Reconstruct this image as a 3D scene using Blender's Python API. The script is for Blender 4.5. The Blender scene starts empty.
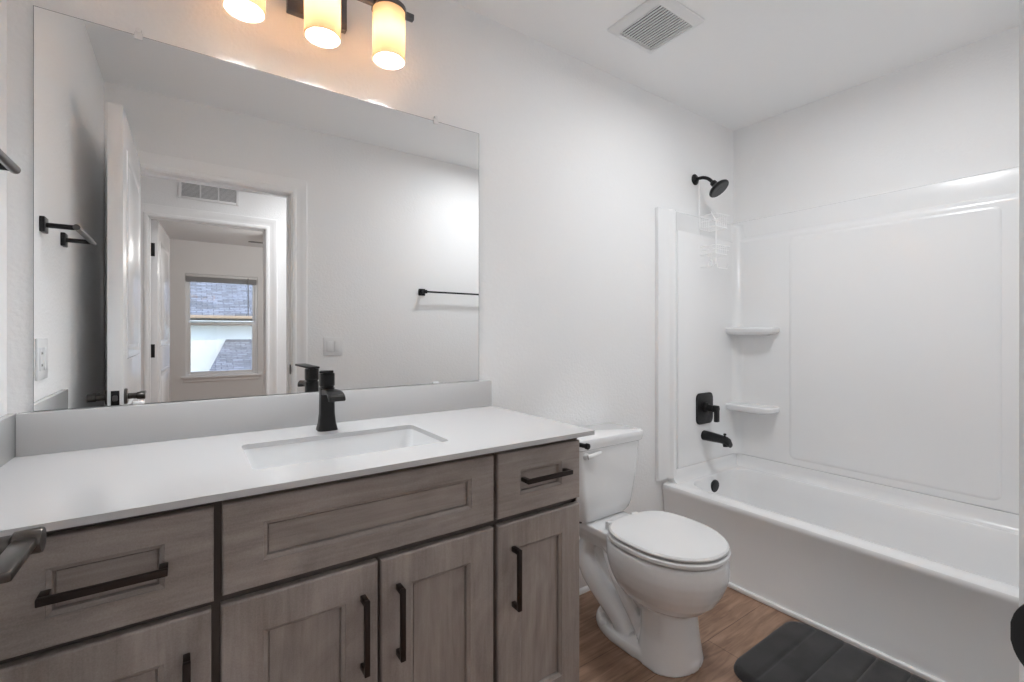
import bpy, bmesh, math, random
from mathutils import Vector
random.seed(7)
C = bpy.context.scene
COL = C.collection
PI = math.pi

# ------------------------------------------------------------------ camera
cam_d = bpy.data.cameras.new('camera')
cam = bpy.data.objects.new('camera', cam_d); COL.objects.link(cam)
cam.location = (0.349, -1.5577, 1.1869)
cam.rotation_euler = (PI/2, 0, -0.6107)
cam_d.sensor_width = 36.0
cam_d.lens = 460.9/1024*36.0
cam_d.shift_y = -(341-332.7)/1024
cam_d.clip_start = 0.01
C.camera = cam

# ------------------------------------------------------------------ world, sun, exposure
C.view_settings.view_transform = 'Standard'
C.view_settings.look = 'None'
C.view_settings.gamma = 1
C.view_settings.use_curve_mapping = False
C.view_settings.exposure = 0.82
C.cycles.max_bounces = 20; C.cycles.diffuse_bounces = 14; C.cycles.glossy_bounces = 8
W = bpy.data.worlds.new('world'); C.world = W; W.use_nodes = True
wn = W.node_tree; bg = wn.nodes['Background']
sky = wn.nodes.new('ShaderNodeTexSky')
try:
    sky.sky_type = 'NISHITA'; sky.sun_disc = False; sky.sun_elevation = math.radians(48); sky.sun_rotation = math.radians(20)
except Exception: pass
wn.links.new(sky.outputs[0], bg.inputs[0]); bg.inputs[1].default_value = 0.38

def light(name, kind, loc, power, color=(1, 1, 1), rot=(0, 0, 0), **kw):
    l = bpy.data.lights.new(name, kind); l.energy = power; l.color = color
    for k, v in kw.items(): setattr(l, k, v)
    o = bpy.data.objects.new(name, l); o.location = loc; o.rotation_euler = rot; COL.objects.link(o); return o
light('sun', 'SUN', (0, 0, 8), 1.0, (1, .96, .9), (math.radians(-48), 0, math.radians(12)), angle=.02)
P_BULB = 320.         # radiance of each vanity bulb
P_ROOM_FILL = 5.2          # added bathroom ceiling lamp, out of view, evens out the light
P_HALL_FILL = 7.5         # added hallway lamp, out of view, brightens hall and bathroom
P_BED_FILL = 15.0          # unseen lamp added under the bedroom fan as fill light

# ------------------------------------------------------------------ materials
def mat(name, col, rough=.5, metal=0., spec=.5, bump=None, coat=0., sub=None):
    m = bpy.data.materials.new(name); m.use_nodes = True
    n = m.node_tree; b = n.nodes['Principled BSDF']
    b.inputs['Base Color'].default_value = (*col, 1); b.inputs['Roughness'].default_value = rough
    b.inputs['Metallic'].default_value = metal
    b.inputs['Specular IOR Level'].default_value = spec
    b.inputs['Coat Weight'].default_value = coat
    b.inputs['Coat Roughness'].default_value = .05
    if bump:
        tc = n.nodes.new('ShaderNodeTexCoord'); no = n.nodes.new('ShaderNodeTexNoise'); bp = n.nodes.new('ShaderNodeBump')
        no.inputs['Scale'].default_value = bump[0]; no.inputs['Detail'].default_value = 3
        bp.inputs['Strength'].default_value = bump[1]; bp.inputs['Distance'].default_value = bump[2]
        n.links.new(tc.outputs['Object'], no.inputs['Vector']); n.links.new(no.outputs['Fac'], bp.inputs['Height'])
        n.links.new(bp.outputs['Normal'], b.inputs['Normal'])
    return m

def wood(name, c1, c2, axis, rough=.45, scale=6., stretch=14., fig=.6):
    """grain runs along `axis`"""
    m = mat(name, c1, rough); n = m.node_tree; b = n.nodes['Principled BSDF']
    tc = n.nodes.new('ShaderNodeTexCoord'); mp = n.nodes.new('ShaderNodeMapping')
    s = [stretch]*3; s['xyz'.index(axis)] = 1.0
    mp.inputs['Scale'].default_value = s
    no = n.nodes.new('ShaderNodeTexNoise'); no.inputs['Scale'].default_value = scale; no.inputs['Detail'].default_value = 6; no.inputs['Distortion'].default_value = .8
    mp2 = n.nodes.new('ShaderNodeMapping'); s2 = [3.]*3; s2['xyz'.index(axis)] = 1.2; mp2.inputs['Scale'].default_value = s2
    n2 = n.nodes.new('ShaderNodeTexNoise'); n2.inputs['Scale'].default_value = 2.2; n2.inputs['Detail'].default_value = 4; n2.inputs['Distortion'].default_value = 2.5
    n3 = n.nodes.new('ShaderNodeTexNoise'); n3.inputs['Scale'].default_value = 420; n3.inputs['Detail'].default_value = 2
    mx = n.nodes.new('ShaderNodeMix'); mx.data_type = 'FLOAT'; mx.inputs[0].default_value = fig
    mx3 = n.nodes.new('ShaderNodeMix'); mx3.data_type = 'FLOAT'; mx3.inputs[0].default_value = .22
    cr = n.nodes.new('ShaderNodeValToRGB'); cr.color_ramp.elements[0].position = .36; cr.color_ramp.elements[1].position = .64
    cr.color_ramp.elements[0].color = (*c1, 1); cr.color_ramp.elements[1].color = (*c2, 1)
    L = n.links.new
    L(tc.outputs['Object'], mp.inputs['Vector']); L(mp.outputs[0], no.inputs['Vector'])
    L(tc.outputs['Object'], mp2.inputs['Vector']); L(mp2.outputs[0], n2.inputs['Vector'])
    L(tc.outputs['Object'], n3.inputs['Vector'])
    L(no.outputs['Fac'], mx.inputs[2]); L(n2.outputs['Fac'], mx.inputs[3])
    L(mx.outputs[0], mx3.inputs[2]); L(n3.outputs['Fac'], mx3.inputs[3])
    L(mx3.outputs[0], cr.inputs[0]); L(cr.outputs[0], b.inputs['Base Color'])
    return m

M = {}
M['wall'] = mat('wall_paint', (.86, .86, .86), .75, bump=(95, .35, .004))
M['ceil'] = mat('ceiling_paint', (.87, .87, .87), .9, bump=(60, .2, .003))
M['trim'] = mat('trim_paint', (.90, .90, .90), .3)
M['door'] = mat('door_paint', (.83, .83, .835), .22)
M['acrylic'] = mat('white_acrylic', (.86, .862, .865), .2, coat=.1)
M['porcelain'] = mat('porcelain', (.82, .825, .83), .08, coat=.4)
M['seat'] = mat('seat_plastic', (.76, .76, .76), .22)
M['quartz'] = mat('quartz', (.565, .56, .56), .16)
M['sinkw'] = mat('sink_china', (.74, .745, .75), .1, coat=.3)
M['bronze'] = mat('dark_bronze', (.022, .021, .021), .32, .6)
M['bronze_pull'] = mat('bronze_pull', (.03, .02, .017), .38, .5)
M['satin_bronze'] = mat('satin_bronze', (.11, .10, .093), .3, .9)
M['black'] = mat('matte_black', (.012, .012, .013), .35, .3)
M['gunmetal'] = mat('gunmetal', (.16, .15, .15), .3, .9)
M['chrome'] = mat('chrome', (.8, .8, .8), .12, 1)
M['plastic'] = mat('white_plastic', (.78, .78, .78), .35)
M['clear'] = mat('clip_plastic', (.85, .85, .85), .15)
M['wirewhite'] = mat('white_wire', (.95, .95, .95), .35)
M['dark'] = mat('dark_recess', (.03, .03, .03), .8)
M['duct'] = mat('grey_filter', (.25, .25, .26), .8)
M['mirror'] = mat('mirror_silver', (.93, .935, .935), .0, 1)
M['gasket'] = mat('mirror_edge', (.2, .22, .22), .3)
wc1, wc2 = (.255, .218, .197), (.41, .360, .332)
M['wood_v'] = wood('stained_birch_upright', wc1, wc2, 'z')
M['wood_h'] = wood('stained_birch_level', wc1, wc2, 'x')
M['wood_shade'] = wood('stained_birch_shaded', (.085, .070, .062), (.115, .097, .087), 'z')  # same birch, darkened: shade between the fronts put into the colour
M['shade'] = None
M['stucco'] = mat('white_stucco', (.80, .81, .80), .9, bump=(8, .2, .01))
M['fascia'] = mat('tan_fascia', (.42, .30, .20), .6)
M['soil'] = mat('ground', (.14, .15, .10), .9)
M['fan'] = mat('fan_blade', (.10, .09, .085), .5)
M['wallside'] = M['wall']

def shingle():
    m = mat('shingles', (.2, .2, .22), .9); n = m.node_tree; b = n.nodes['Principled BSDF']
    tc = n.nodes.new('ShaderNodeTexCoord'); br = n.nodes.new('ShaderNodeTexBrick')
    br.inputs['Scale'].default_value = 4.0; br.inputs['Color1'].default_value = (.17, .165, .17, 1); br.inputs['Color2'].default_value = (.30, .30, .33, 1)
    br.inputs['Mortar'].default_value = (.08, .08, .09, 1); br.inputs['Mortar Size'].default_value = .03
    br.inputs['Brick Width'].default_value = .9; br.inputs['Row Height'].default_value = .35
    n.links.new(tc.outputs['Object'], br.inputs['Vector']); n.links.new(br.outputs['Color'], b.inputs['Base Color'])
    return m
M['shingle'] = shingle()

def floor_mat():
    m = mat('vinyl_planks', (.2, .1, .05), .42); n = m.node_tree; b = n.nodes['Principled BSDF']; L = n.links.new
    tc = n.nodes.new('ShaderNodeTexCoord')
    br = n.nodes.new('ShaderNodeTexBrick'); br.inputs['Scale'].default_value = 1.0
    br.inputs['Brick Width'].default_value = 1.22; br.inputs['Row Height'].default_value = .178; br.inputs['Mortar Size'].default_value = .0012
    br.inputs['Color1'].default_value = (.40, .255, .175, 1); br.inputs['Color2'].default_value = (.35, .22, .15, 1); br.inputs['Mortar'].default_value = (.15, .085, .055, 1)
    br.offset = .37
    L(tc.outputs['Object'], br.inputs['Vector'])
    mp = n.nodes.new('ShaderNodeMapping'); mp.inputs['Scale'].default_value = (1.3, 12, 1)
    no = n.nodes.new('ShaderNodeTexNoise'); no.inputs['Scale'].default_value = 4; no.inputs['Detail'].default_value = 8; no.inputs['Distortion'].default_value = 1.2
    L(tc.outputs['Object'], mp.inputs['Vector']); L(mp.outputs[0], no.inputs['Vector'])
    n2 = n.nodes.new('ShaderNodeTexNoise'); n2.inputs['Scale'].default_value = 5.5; n2.inputs['Detail'].default_value = 3
    L(tc.outputs['Object'], n2.inputs['Vector'])
    cr = n.nodes.new('ShaderNodeValToRGB'); cr.color_ramp.elements[0].position = .3; cr.color_ramp.elements[1].position = .7
    cr.color_ramp.elements[0].color = (.62, .58, .56, 1); cr.color_ramp.elements[1].color = (1.18, 1.18, 1.18, 1)
    L(no.outputs['Fac'], cr.inputs[0])
    cr2 = n.nodes.new('ShaderNodeValToRGB'); cr2.color_ramp.elements[0].position = .3; cr2.color_ramp.elements[1].position = .5
    cr2.color_ramp.elements[0].color = (.72, .68, .66, 1); cr2.color_ramp.elements[1].color = (1, 1, 1, 1)
    L(n2.outputs['Fac'], cr2.inputs[0])
    m1 = n.nodes.new('ShaderNodeMix'); m1.data_type = 'RGBA'; m1.blend_type = 'MULTIPLY'; m1.inputs[0].default_value = 1
    m2 = n.nodes.new('ShaderNodeMix'); m2.data_type = 'RGBA'; m2.blend_type = 'MULTIPLY'; m2.inputs[0].default_value = 1
    L(br.outputs['Color'], m1.inputs[6]); L(cr.outputs[0], m1.inputs[7]); L(m1.outputs[2], m2.inputs[6]); L(cr2.outputs[0], m2.inputs[7])
    L(m2.outputs[2], b.inputs['Base Color'])
    return m
M['floor'] = floor_mat()

def mat_rug():
    m = mat('mat_fleece', (.04, .04, .043), .95); n = m.node_tree; b = n.nodes['Principled BSDF']; L = n.links.new
    b.inputs['Sheen Weight'].default_value = .25
    tc = n.nodes.new('ShaderNodeTexCoord'); no = n.nodes.new('ShaderNodeTexNoise'); no.inputs['Scale'].default_value = 9; no.inputs['Detail'].default_value = 5
    cr = n.nodes.new('ShaderNodeValToRGB'); cr.color_ramp.elements[0].position = .35; cr.color_ramp.elements[1].position = .62
    cr.color_ramp.elements[0].color = (.018, .017, .018, 1); cr.color_ramp.elements[1].color = (.038, .036, .037, 1)
    L(tc.outputs['Object'], no.inputs['Vector']); L(no.outputs['Fac'], cr.inputs[0]); L(cr.outputs[0], b.inputs['Base Color'])
    n2 = n.nodes.new('ShaderNodeTexNoise'); n2.inputs['Scale'].default_value = 500; bp = n.nodes.new('ShaderNodeBump'); bp.inputs['Distance'].default_value = .003; bp.inputs['Strength'].default_value = .5
    L(tc.outputs['Object'], n2.inputs['Vector']); L(n2.outputs['Fac'], bp.inputs['Height']); L(bp.outputs[0], b.inputs['Normal'])
    return m
M['rug'] = mat_rug()

def glass_mat():
    m = bpy.data.materials.new('window_glass'); m.use_nodes = True; n = m.node_tree; n.nodes.clear()
    o = n.nodes.new('ShaderNodeOutputMaterial'); t = n.nodes.new('ShaderNodeBsdfTransparent'); g = n.nodes.new('ShaderNodeBsdfGlossy')
    g.inputs['Roughness'].default_value = .02; t.inputs['Color'].default_value = (.93, .95, .95, 1)
    mx = n.nodes.new('ShaderNodeMixShader'); mx.inputs[0].default_value = .07
    n.links.new(t.outputs[0], mx.inputs[1]); n.links.new(g.outputs[0], mx.inputs[2]); n.links.new(mx.outputs[0], o.inputs[0])
    return m
M['glass'] = glass_mat()

def shade_mat():
    m = bpy.data.materials.new('amber_frosted_glass'); m.use_nodes = True; n = m.node_tree; n.nodes.clear()
    o = n.nodes.new('ShaderNodeOutputMaterial'); t = n.nodes.new('ShaderNodeBsdfTranslucent'); d = n.nodes.new('ShaderNodeBsdfDiffuse'); g = n.nodes.new('ShaderNodeBsdfGlossy')
    t.inputs['Color'].default_value = (.34, .25, .17, 1); d.inputs['Color'].default_value = (.66, .52, .38, 1); g.inputs['Roughness'].default_value = .15
    mx = n.nodes.new('ShaderNodeMixShader'); mx.inputs[0].default_value = .35
    m2 = n.nodes.new('ShaderNodeMixShader'); m2.inputs[0].default_value = .05
    n.links.new(t.outputs[0], mx.inputs[1]); n.links.new(d.outputs[0], mx.inputs[2])
    n.links.new(mx.outputs[0], m2.inputs[1]); n.links.new(g.outputs[0], m2.inputs[2]); n.links.new(m2.outputs[0], o.inputs[0])
    return m
M['shade'] = shade_mat()
def emit_mat(name, col, s):
    m = bpy.data.materials.new(name); m.use_nodes = True; n = m.node_tree; n.nodes.clear()
    o = n.nodes.new('ShaderNodeOutputMaterial'); e = n.nodes.new('ShaderNodeEmission'); e.inputs[0].default_value = (*col, 1); e.inputs[1].default_value = s
    n.links.new(e.outputs[0], o.inputs[0]); return m
M['bulb'] = emit_mat('bulb_glow', (.925, .965, 1), P_BULB)
M['fillglow'] = emit_mat('fill_glow', (1, .97, .93), 6)  # glow of the added fill lamps

# ------------------------------------------------------------------ mesh helpers
def rrect(x0, x1, y0, y1, r, k=6):
    """rounded rectangle, counter-clockwise, 4*(k+1) points"""
    pts = []
    for cx, cy, a in ((x1-r, y1-r, 0), (x0+r, y1-r, 90), (x0+r, y0+r, 180), (x1-r, y0+r, 270)):
        for i in range(k+1):
            t = math.radians(a+90*i/k); pts.append((cx+r*math.cos(t), cy+r*math.sin(t)))
    return pts

class MB:
    def __init__(s): s.bm = bmesh.new()
    def box(s, x0, x1, y0, y1, z0, z1, bev=0., seg=2):
        r = bmesh.ops.create_cube(s.bm, size=1); vs = r['verts']
        for v in vs:
            v.co = Vector(((x0+x1)/2+v.co.x*(x1-x0), (y0+y1)/2+v.co.y*(y1-y0), (z0+z1)/2+v.co.z*(z1-z0)))
        if bev:
            es = {e for v in vs for e in v.link_edges}
            bmesh.ops.bevel(s.bm, geom=list(es), offset=bev, segments=seg, affect='EDGES', profile=.5)
        return s
    def loft(s, loops, cap0=True, cap1=True, closed=True):
        vl = [[s.bm.verts.new(p) for p in lp] for lp in loops]
        n = len(vl[0])
        for a, b in zip(vl, vl[1:]):
            for i in range(n if closed else n-1):
                j = (i+1) % n
                try: s.bm.faces.new((a[i], a[j], b[j], b[i]))
                except ValueError: pass
        if cap0: s.bm.faces.new(vl[0][::-1])
        if cap1: s.bm.faces.new(vl[-1])
        return s
    def cyl(s, p0, p1, r0, r1=None, n=24, cap=True):
        r1 = r0 if r1 is None else r1
        p0, p1 = Vector(p0), Vector(p1); d = (p1-p0).normalized()
        u = d.orthogonal().normalized(); w = d.cross(u)
        def ring(p, r): return [p+(u*math.cos(2*PI*i/n)+w*math.sin(2*PI*i/n))*r for i in range(n)]
        return s.loft([ring(p0, r0), ring(p1, r1)], cap, cap)
    def lathe(s, p0, d, prof, n=32, cap=True):
        """prof = [(distance along d, radius)...]"""
        p0, d = Vector(p0), Vector(d).normalized(); u = d.orthogonal().normalized(); w = d.cross(u)
        return s.loft([[p0+d*h+(u*math.cos(2*PI*i/n)+w*math.sin(2*PI*i/n))*r for i in range(n)] for h, r in prof], cap, cap)
    def tube(s, pts, r, n=12, smooth=True, flat=1.0):
        pts = [Vector(p) for p in pts]
        if smooth and len(pts) > 2:
            q = []
            P = [pts[0]]+pts+[pts[-1]]
            for i in range(1, len(P)-2):
                for t in [k/6 for k in range(6)]:
                    a, b, c, d = P[i-1], P[i], P[i+1], P[i+2]
                    q.append(.5*((2*b)+(c-a)*t+(2*a-5*b+4*c-d)*t*t+(3*b-a-3*c+d)*t**3))
            q.append(pts[-1]); rs = r
            if not isinstance(r, (int, float)):
                rs = []
                for i in range(len(pts)-1):
                    for k in range(6): rs.append(r[i]+(r[i+1]-r[i])*k/6)
                rs.append(r[-1])
            pts = q
        else: rs = r
        if isinstance(rs, (int, float)): rs = [rs]*len(pts)
        loops = []; u = None
        for i, p in enumerate(pts):
            d = (pts[min(i+1, len(pts)-1)]-pts[max(i-1, 0)]).normalized()
            if u is None: u = d.orthogonal().normalized()
            u = (u-d*u.dot(d)).normalized(); w = d.cross(u)
            loops.append([p+(u*math.cos(2*PI*k/n)+w*math.sin(2*PI*k/n)*flat)*rs[i] for k in range(n)])
        return s.loft(loops)
    def prism(s, outline, axis, a0, a1):
        """outline of 2D points in the two other axes (in xyz order), extruded along axis"""
        def P(q, a):
            if axis == 'x': return (a, q[0], q[1])
            if axis == 'y': return (q[0], a, q[1])
            return (q[0], q[1], a)
        return s.loft([[P(q, a0) for q in outline], [P(q, a1) for q in outline]])
    def holed(s, outer, holes, z0, z1):
        """plate in xy with holes"""
        es = []; tops = []
        for lp in [outer]+holes:
            vs = [s.bm.verts.new((x, y, z1)) for x, y in lp]
            for i in range(len(vs)): es.append(s.bm.edges.new((vs[i], vs[(i+1) % len(vs)])))
            tops += vs
        r = bmesh.ops.triangle_fill(s.bm, use_beauty=True, edges=es)
        fs = [f for f in r['geom'] if isinstance(f, bmesh.types.BMFace)]
        ex = bmesh.ops.extrude_face_region(s.bm, geom=fs)
        vv = [v for v in ex['geom'] if isinstance(v, bmesh.types.BMVert)]
        for v in vv: v.co.z = z0
        return s
    def move(s, fn):
        for v in s.bm.verts: v.co = Vector(fn(v.co))
        return s
    def build(s, name, m, parent=None, label=None, ang=.55, origin=None):
        bm = s.bm
        bmesh.ops.recalc_face_normals(bm, faces=bm.faces)
        for f in bm.faces: f.smooth = True
        for e in bm.edges:
            if len(e.link_faces) != 2 or e.calc_face_angle(0) > ang: e.smooth = False
        if parent is not None:
            p = parent; off = Vector((0, 0, 0))
            while p is not None: off += Vector(p.location); p = p.parent
        else:
            if origin is None:
                xs = [v.co for v in bm.verts]
                off = Vector(((min(v.x for v in xs)+max(v.x for v in xs))/2, (min(v.y for v in xs)+max(v.y for v in xs))/2, min(v.z for v in xs)))
            else: off = Vector(origin)
        for v in bm.verts: v.co -= off
        me = bpy.data.meshes.new(name); bm.to_mesh(me); bm.free()
        o = bpy.data.objects.new(name, me); COL.objects.link(o)
        me.materials.append(M[m] if isinstance(m, str) else m)
        if parent is not None: o.parent = parent
        else: o.location = off
        if label: o['label'] = label
        return o

def tag(o, label, cat, group=None):
    o['label'] = label; o['category'] = cat
    if group: o['group'] = group
    return o
def thing(name, loc, label=None, cat=None, group=None, struct=False):
    o = bpy.data.objects.new(name, None); o.location = loc; o.empty_display_size = .05; COL.objects.link(o)
    if struct: o['kind'] = 'structure'
    if label: tag(o, label, cat, group)
    return o
def struct(mb, name, m, parent=None, **k):
    o = mb.build(name, m, parent, **k)
    if parent is None: o['kind'] = 'structure'
    return o

# ------------------------------------------------------------------ room shell
L_, WD, H = 3.122, 1.505, 2.44
HY0, HY1 = -1.625, -2.71       # hall
BY0, BY1 = -2.82, -6.12        # bedroom
struct(MB().box(-1.6, 3.3, -6.25, .12, -.12, 0), 'floor', 'floor', origin=(0, 0, 0))
struct(MB().box(-1.6, 3.3, -6.25, .12, H, H+.1), 'ceiling', 'ceil', origin=(0, 0, 0))
struct(MB().box(-.12, L_+.1, 0, .12, 0, H), 'wall_back', 'wall')
struct(MB().box(-.12, 0, -WD, 0, 0, H), 'wall_left', 'wall')
struct(MB().box(L_, L_+.1, -WD, 0, 0, H), 'wall_right', 'wall')
DX0, DX1, DZ = .093, .853, 2.032
b = MB().box(-1.6, DX0-.018, HY0, -WD, 0, H).box(DX1+.018, L_+.1, HY0, -WD, 0, H).box(DX0-.018, DX1+.018, HY0, -WD, DZ+.018, H)
struct(b, 'wall_front', 'wall')
EX0, EX1, EZ = .105, .858, 2.032
b = MB().box(-1.6, EX0-.018, BY0, HY1, 0, H).box(EX1+.018, 3.3, BY0, HY1, 0, H).box(EX0-.018, EX1+.018, BY0, HY1, EZ+.018, H)
struct(b, 'wall_hall', 'wall')
struct(MB().box(-1.6, -1.5, HY1, HY0, 0, H), 'wall_hall_left', 'wall')
struct(MB().box(3.2, 3.3, HY1, HY0, 0, H), 'wall_hall_right', 'wall')
struct(MB().box(-1.6, -1.5, -6.12, BY0, 0, H), 'wall_bedroom_left', 'wall')
struct(MB().box(3.2, 3.3, -6.12, BY0, 0, H), 'wall_bedroom_right', 'wall')
WX0, WX1, WZ0, WZ1 = .30, 1.165, .585, 1.995
b = MB().box(-1.6, WX0, -6.25, BY1, 0, H).box(WX1, 3.3, -6.25, BY1, 0, H).box(WX0, WX1, -6.25, BY1, 0, WZ0).box(WX0, WX1, -6.25, BY1, WZ1, H)
struct(b, 'wall_bedroom_back', 'wall')

# casings -----------------------------------------------------------
def casing_profile(w=.083):
    return [(0, 0), (0, .010), (.006, .013), (.018, .013), (.024, .009), (.05, .011), (.062, .016), (w-.004, .018), (w, .016), (w, 0)]
def casing(mb, x0, x1, zt, ywall, sgn, w=.083):
    """U shaped casing, profile mitred; sgn = direction out of the wall"""
    pr = casing_profile(w); path = [(x0, 0, -1, 0), (x0, zt, -1, 1), (x1, zt, 1, 1), (x1, 0, 1, 0)]
    loops = []
    for x, z, dx, dz in path:
        loops.append([(x+dx*u, ywall+sgn*d, z+dz*u) for u, d in pr])
    mb.loft(loops)
    return mb
def jamb(mb, x0, x1, zt, y0, y1):
    mb.box(x0-.018, x0, y0, y1, 0, zt).box(x1, x1+.018, y0, y1, 0, zt).box(x0-.018, x1+.018, y0, y1, zt, zt+.018)
def stop(mb, x0, x1, zt, ya, yb):
    mb.box(x0, x0+.011, ya, yb, 0, zt, .002).box(x1-.011, x1, ya, yb, 0, zt, .002).box(x0, x1, ya, yb, zt-.011, zt, .002)
b = MB(); casing(b, DX0-.005, DX1+.005, DZ+.005, -WD, 1)
struct(b, 'trim_1', 'trim')
b = MB(); jamb(b, DX0, DX1, DZ, HY0, -WD); stop(b, DX0, DX1, DZ, -1.60, -1.565)
t2 = struct(b, 'trim_2', 'trim', ang=.5)
# strike plate on the latch jamb, its curved lip wraps towards the bathroom
b = MB().box(DX1-.0015, DX1+.001, -1.553, -1.51, .935, .992, .0007)
lo = []
for k in range(17):                    # curved lip: a rounded tongue bent round the jamb edge
    t = k/16; y = -1.515+t*.0255; x = DX1-.0015-.0028*math.sin(t*PI*.62); hz = .030*math.sqrt(max(.04, 1-max(0, (t-.2)/.82)**2))
    lo.append([(x, y, .9655-hz), (x+.0022, y, .9655-hz), (x+.0022, y, .9655+hz), (x, y, .9655+hz)])
b.loft(lo)
b.build('strike_plate', 'black', t2, label='black metal strike plate let into the white jamb')
b = MB(); casing(b, DX0-.005, DX1+.005, DZ+.005, HY0, -1)
struct(b, 'trim_3', 'trim')
b = MB(); casing(b, EX0-.005, EX1+.005, EZ+.005, HY1, 1)
struct(b, 'trim_4', 'trim')
b = MB(); jamb(b, EX0, EX1, EZ, BY0, HY1); stop(b, EX0, EX1, EZ, -2.765, -2.74)
struct(b, 'trim_5', 'trim')
b = MB(); casing(b, EX0-.005, EX1+.005, EZ+.005, BY0, -1)
struct(b, 'trim_6', 'trim')

# baseboards ---------------------------------------------------------
def bb_prof(): return [(0, 0), (.014, 0), (.014, .095), (.011, .108), (.007, .118), (.005, .13), (0, .132)]
def baseboard(name, p0, p1, n):
    """along p0->p1 (xy), n = outward normal"""
    loops = [[(p[0]+n[0]*d, p[1]+n[1]*d, z) for d, z in bb_prof()] for p in (p0, p1)]
    b = MB(); b.loft(loops)
    q = [(0.014, 0), (.026, 0), (.025, .009), (.019, .017), (.014, .02)]
    b.loft([[(p[0]+n[0]*d, p[1]+n[1]*d, z) for d, z in q] for p in (p0, p1)])
    return struct(b, name, 'trim')
baseboard('baseboard_back', (1.305, 0), (2.36, 0), (0, -1))
baseboard('baseboard_front', (DX1+.09, -WD), (2.36, -WD), (0, 1))
baseboard('baseboard_left', (0, -WD), (0, -.54), (1, 0))
baseboard('baseboard_hall', (EX1+.09, HY1), (3.2, HY1), (0, 1))
baseboard('baseboard_hall_left', (-1.5, HY1), (EX0-.09, HY1), (0, 1))
baseboard('baseboard_bedroom', (-1.5, BY1), (3.2, BY1), (0, 1))

# ------------------------------------------------------------------ doors
def door_leaf(mb, w, h, t):
    """leaf in local coords: x 0..w, y -t/2..t/2, z .01..h with two moulded panels per side"""
    mb.box(0, w, -t/2, t/2, .01, h, .0015)
    for s in (-1, 1):
        for z0, z1 in ((.24, .90), (1.08, h-.13)):
            x0, x1 = .115, w-.115
            seq = [(0, 0), (.006, .005), (.016, .005), (.026, .001), (.05, .001), (.062, .006)]
            loops = []
            for ins, d in seq:
                y = s*(t/2+d-.0005)
                loops.append([(x0+ins, y, z0+ins), (x1-ins, y, z0+ins), (x1-ins, y, z1-ins), (x0+ins, y, z1-ins)])
            mb.loft(loops, cap0=False)
    return mb
def lever_set(door, tf, x, z, t, m='satin_bronze'):
    """rose, neck and bar lever on both faces; lever points to the hinge (-x local)"""
    for s in (-1, 1):
        b = MB().lathe((x, s*t/2, z), (0, s, 0), [(0, .031), (.006, .031), (.0095, .028), (.0095, .014)])
        b.move(tf); h = b.build('handle', m, door, label='satin bronze lever handle')
        b = MB().lathe((x, s*(t/2+.008), z), (0, s, 0), [(0, .011), (.028, .0115), (.031, .0145), (.053, .015), (.055, .014)])
        b.move(tf); b.build('lever_neck', m, h)
        y0 = s*(t/2+.038); y1 = s*(t/2+.060)
        b = MB().box(x-.106, x+.002, min(y0, y1), max(y0, y1), z-.004, z+.008, .003)
        b.move(tf); b.build('lever', m, h)
DW, DT, DH = .765, .046, 2.05
a1 = math.radians(90)
hx, hy = DX0+.004, -WD+.004
def tf1(v):     # local x along leaf from the hinge, local y thickness
    x, y = v.x, v.y-DT/2
    return (hx+x*math.cos(a1)-(-y)*math.sin(a1)*-1, hy+x*math.sin(a1)+(-y)*math.cos(a1)*0, v.z)
def tf1(v):
    x, y = v.x+.003, v.y
    return (hx+DT/2-y*1.0+x*math.cos(a1)*1.0, hy+x*math.sin(a1), v.z)
d1 = thing('door_1', (hx, hy, 0), struct=True)
b = door_leaf(MB(), DW, DH, DT); b.move(tf1); b.build('door_leaf', 'door', d1)
lever_set(d1, tf1, DW-.052, .940, DT)
b = MB().box(DW-.0005, DW+.0015, -.0125, .0125, .912, .968, .0006); b.move(tf1); lp = b.build('latch_plate', 'bronze', d1, label='dark bronze latch plate on the door edge')
b = MB().box(DW, DW+.011, -.007, .007, .93, .95, .003); b.move(tf1); b.build('latch_bolt', 'gunmetal', lp)
for z in (.25, 1.05, 1.82):
    b = MB().cyl((hx-.004, hy+.006, z-.045), (hx-.004, hy+.006, z+.045), .006, n=12)
    b.build('hinge', 'bronze', d1)
# bedroom door: hinged on the left jamb, swung into the bedroom
d2 = thing('door_2', (EX0, BY0, 0), struct=True)
a2 = math.radians(-86)
def tf2(v):
    x, y = v.x+.012, v.y+.024
    return (EX0+x*math.cos(a2)-y*math.sin(a2)*1.0-.046, BY0+x*math.sin(a2)+y*math.cos(a2)*1.0-.0, v.z)
def tf2(v):
    u = Vector((math.cos(a2), math.sin(a2))); w = Vector((-u.y, u.x))      # w points +x-ish
    p = Vector((EX0+.003, BY0-.004))+u*(v.x+.004)+w*(v.y+.023)
    return (p.x, p.y, v.z)
b = door_leaf(MB(), .745, DH-.02, DT); b.move(tf2); b.build('door_leaf', 'door', d2)
for z in (.25, 1.05, 1.81):
    MB().box(EX0+.006, EX0+.042, BY0-.0095, BY0-.006, z-.05, z+.05, .0005).cyl((EX0+.002, BY0-.003, z-.05), (EX0+.002, BY0-.003, z+.05), .0065, n=12).build('hinge', 'black', d2, label='black door hinge leaf on the white door edge')

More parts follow.
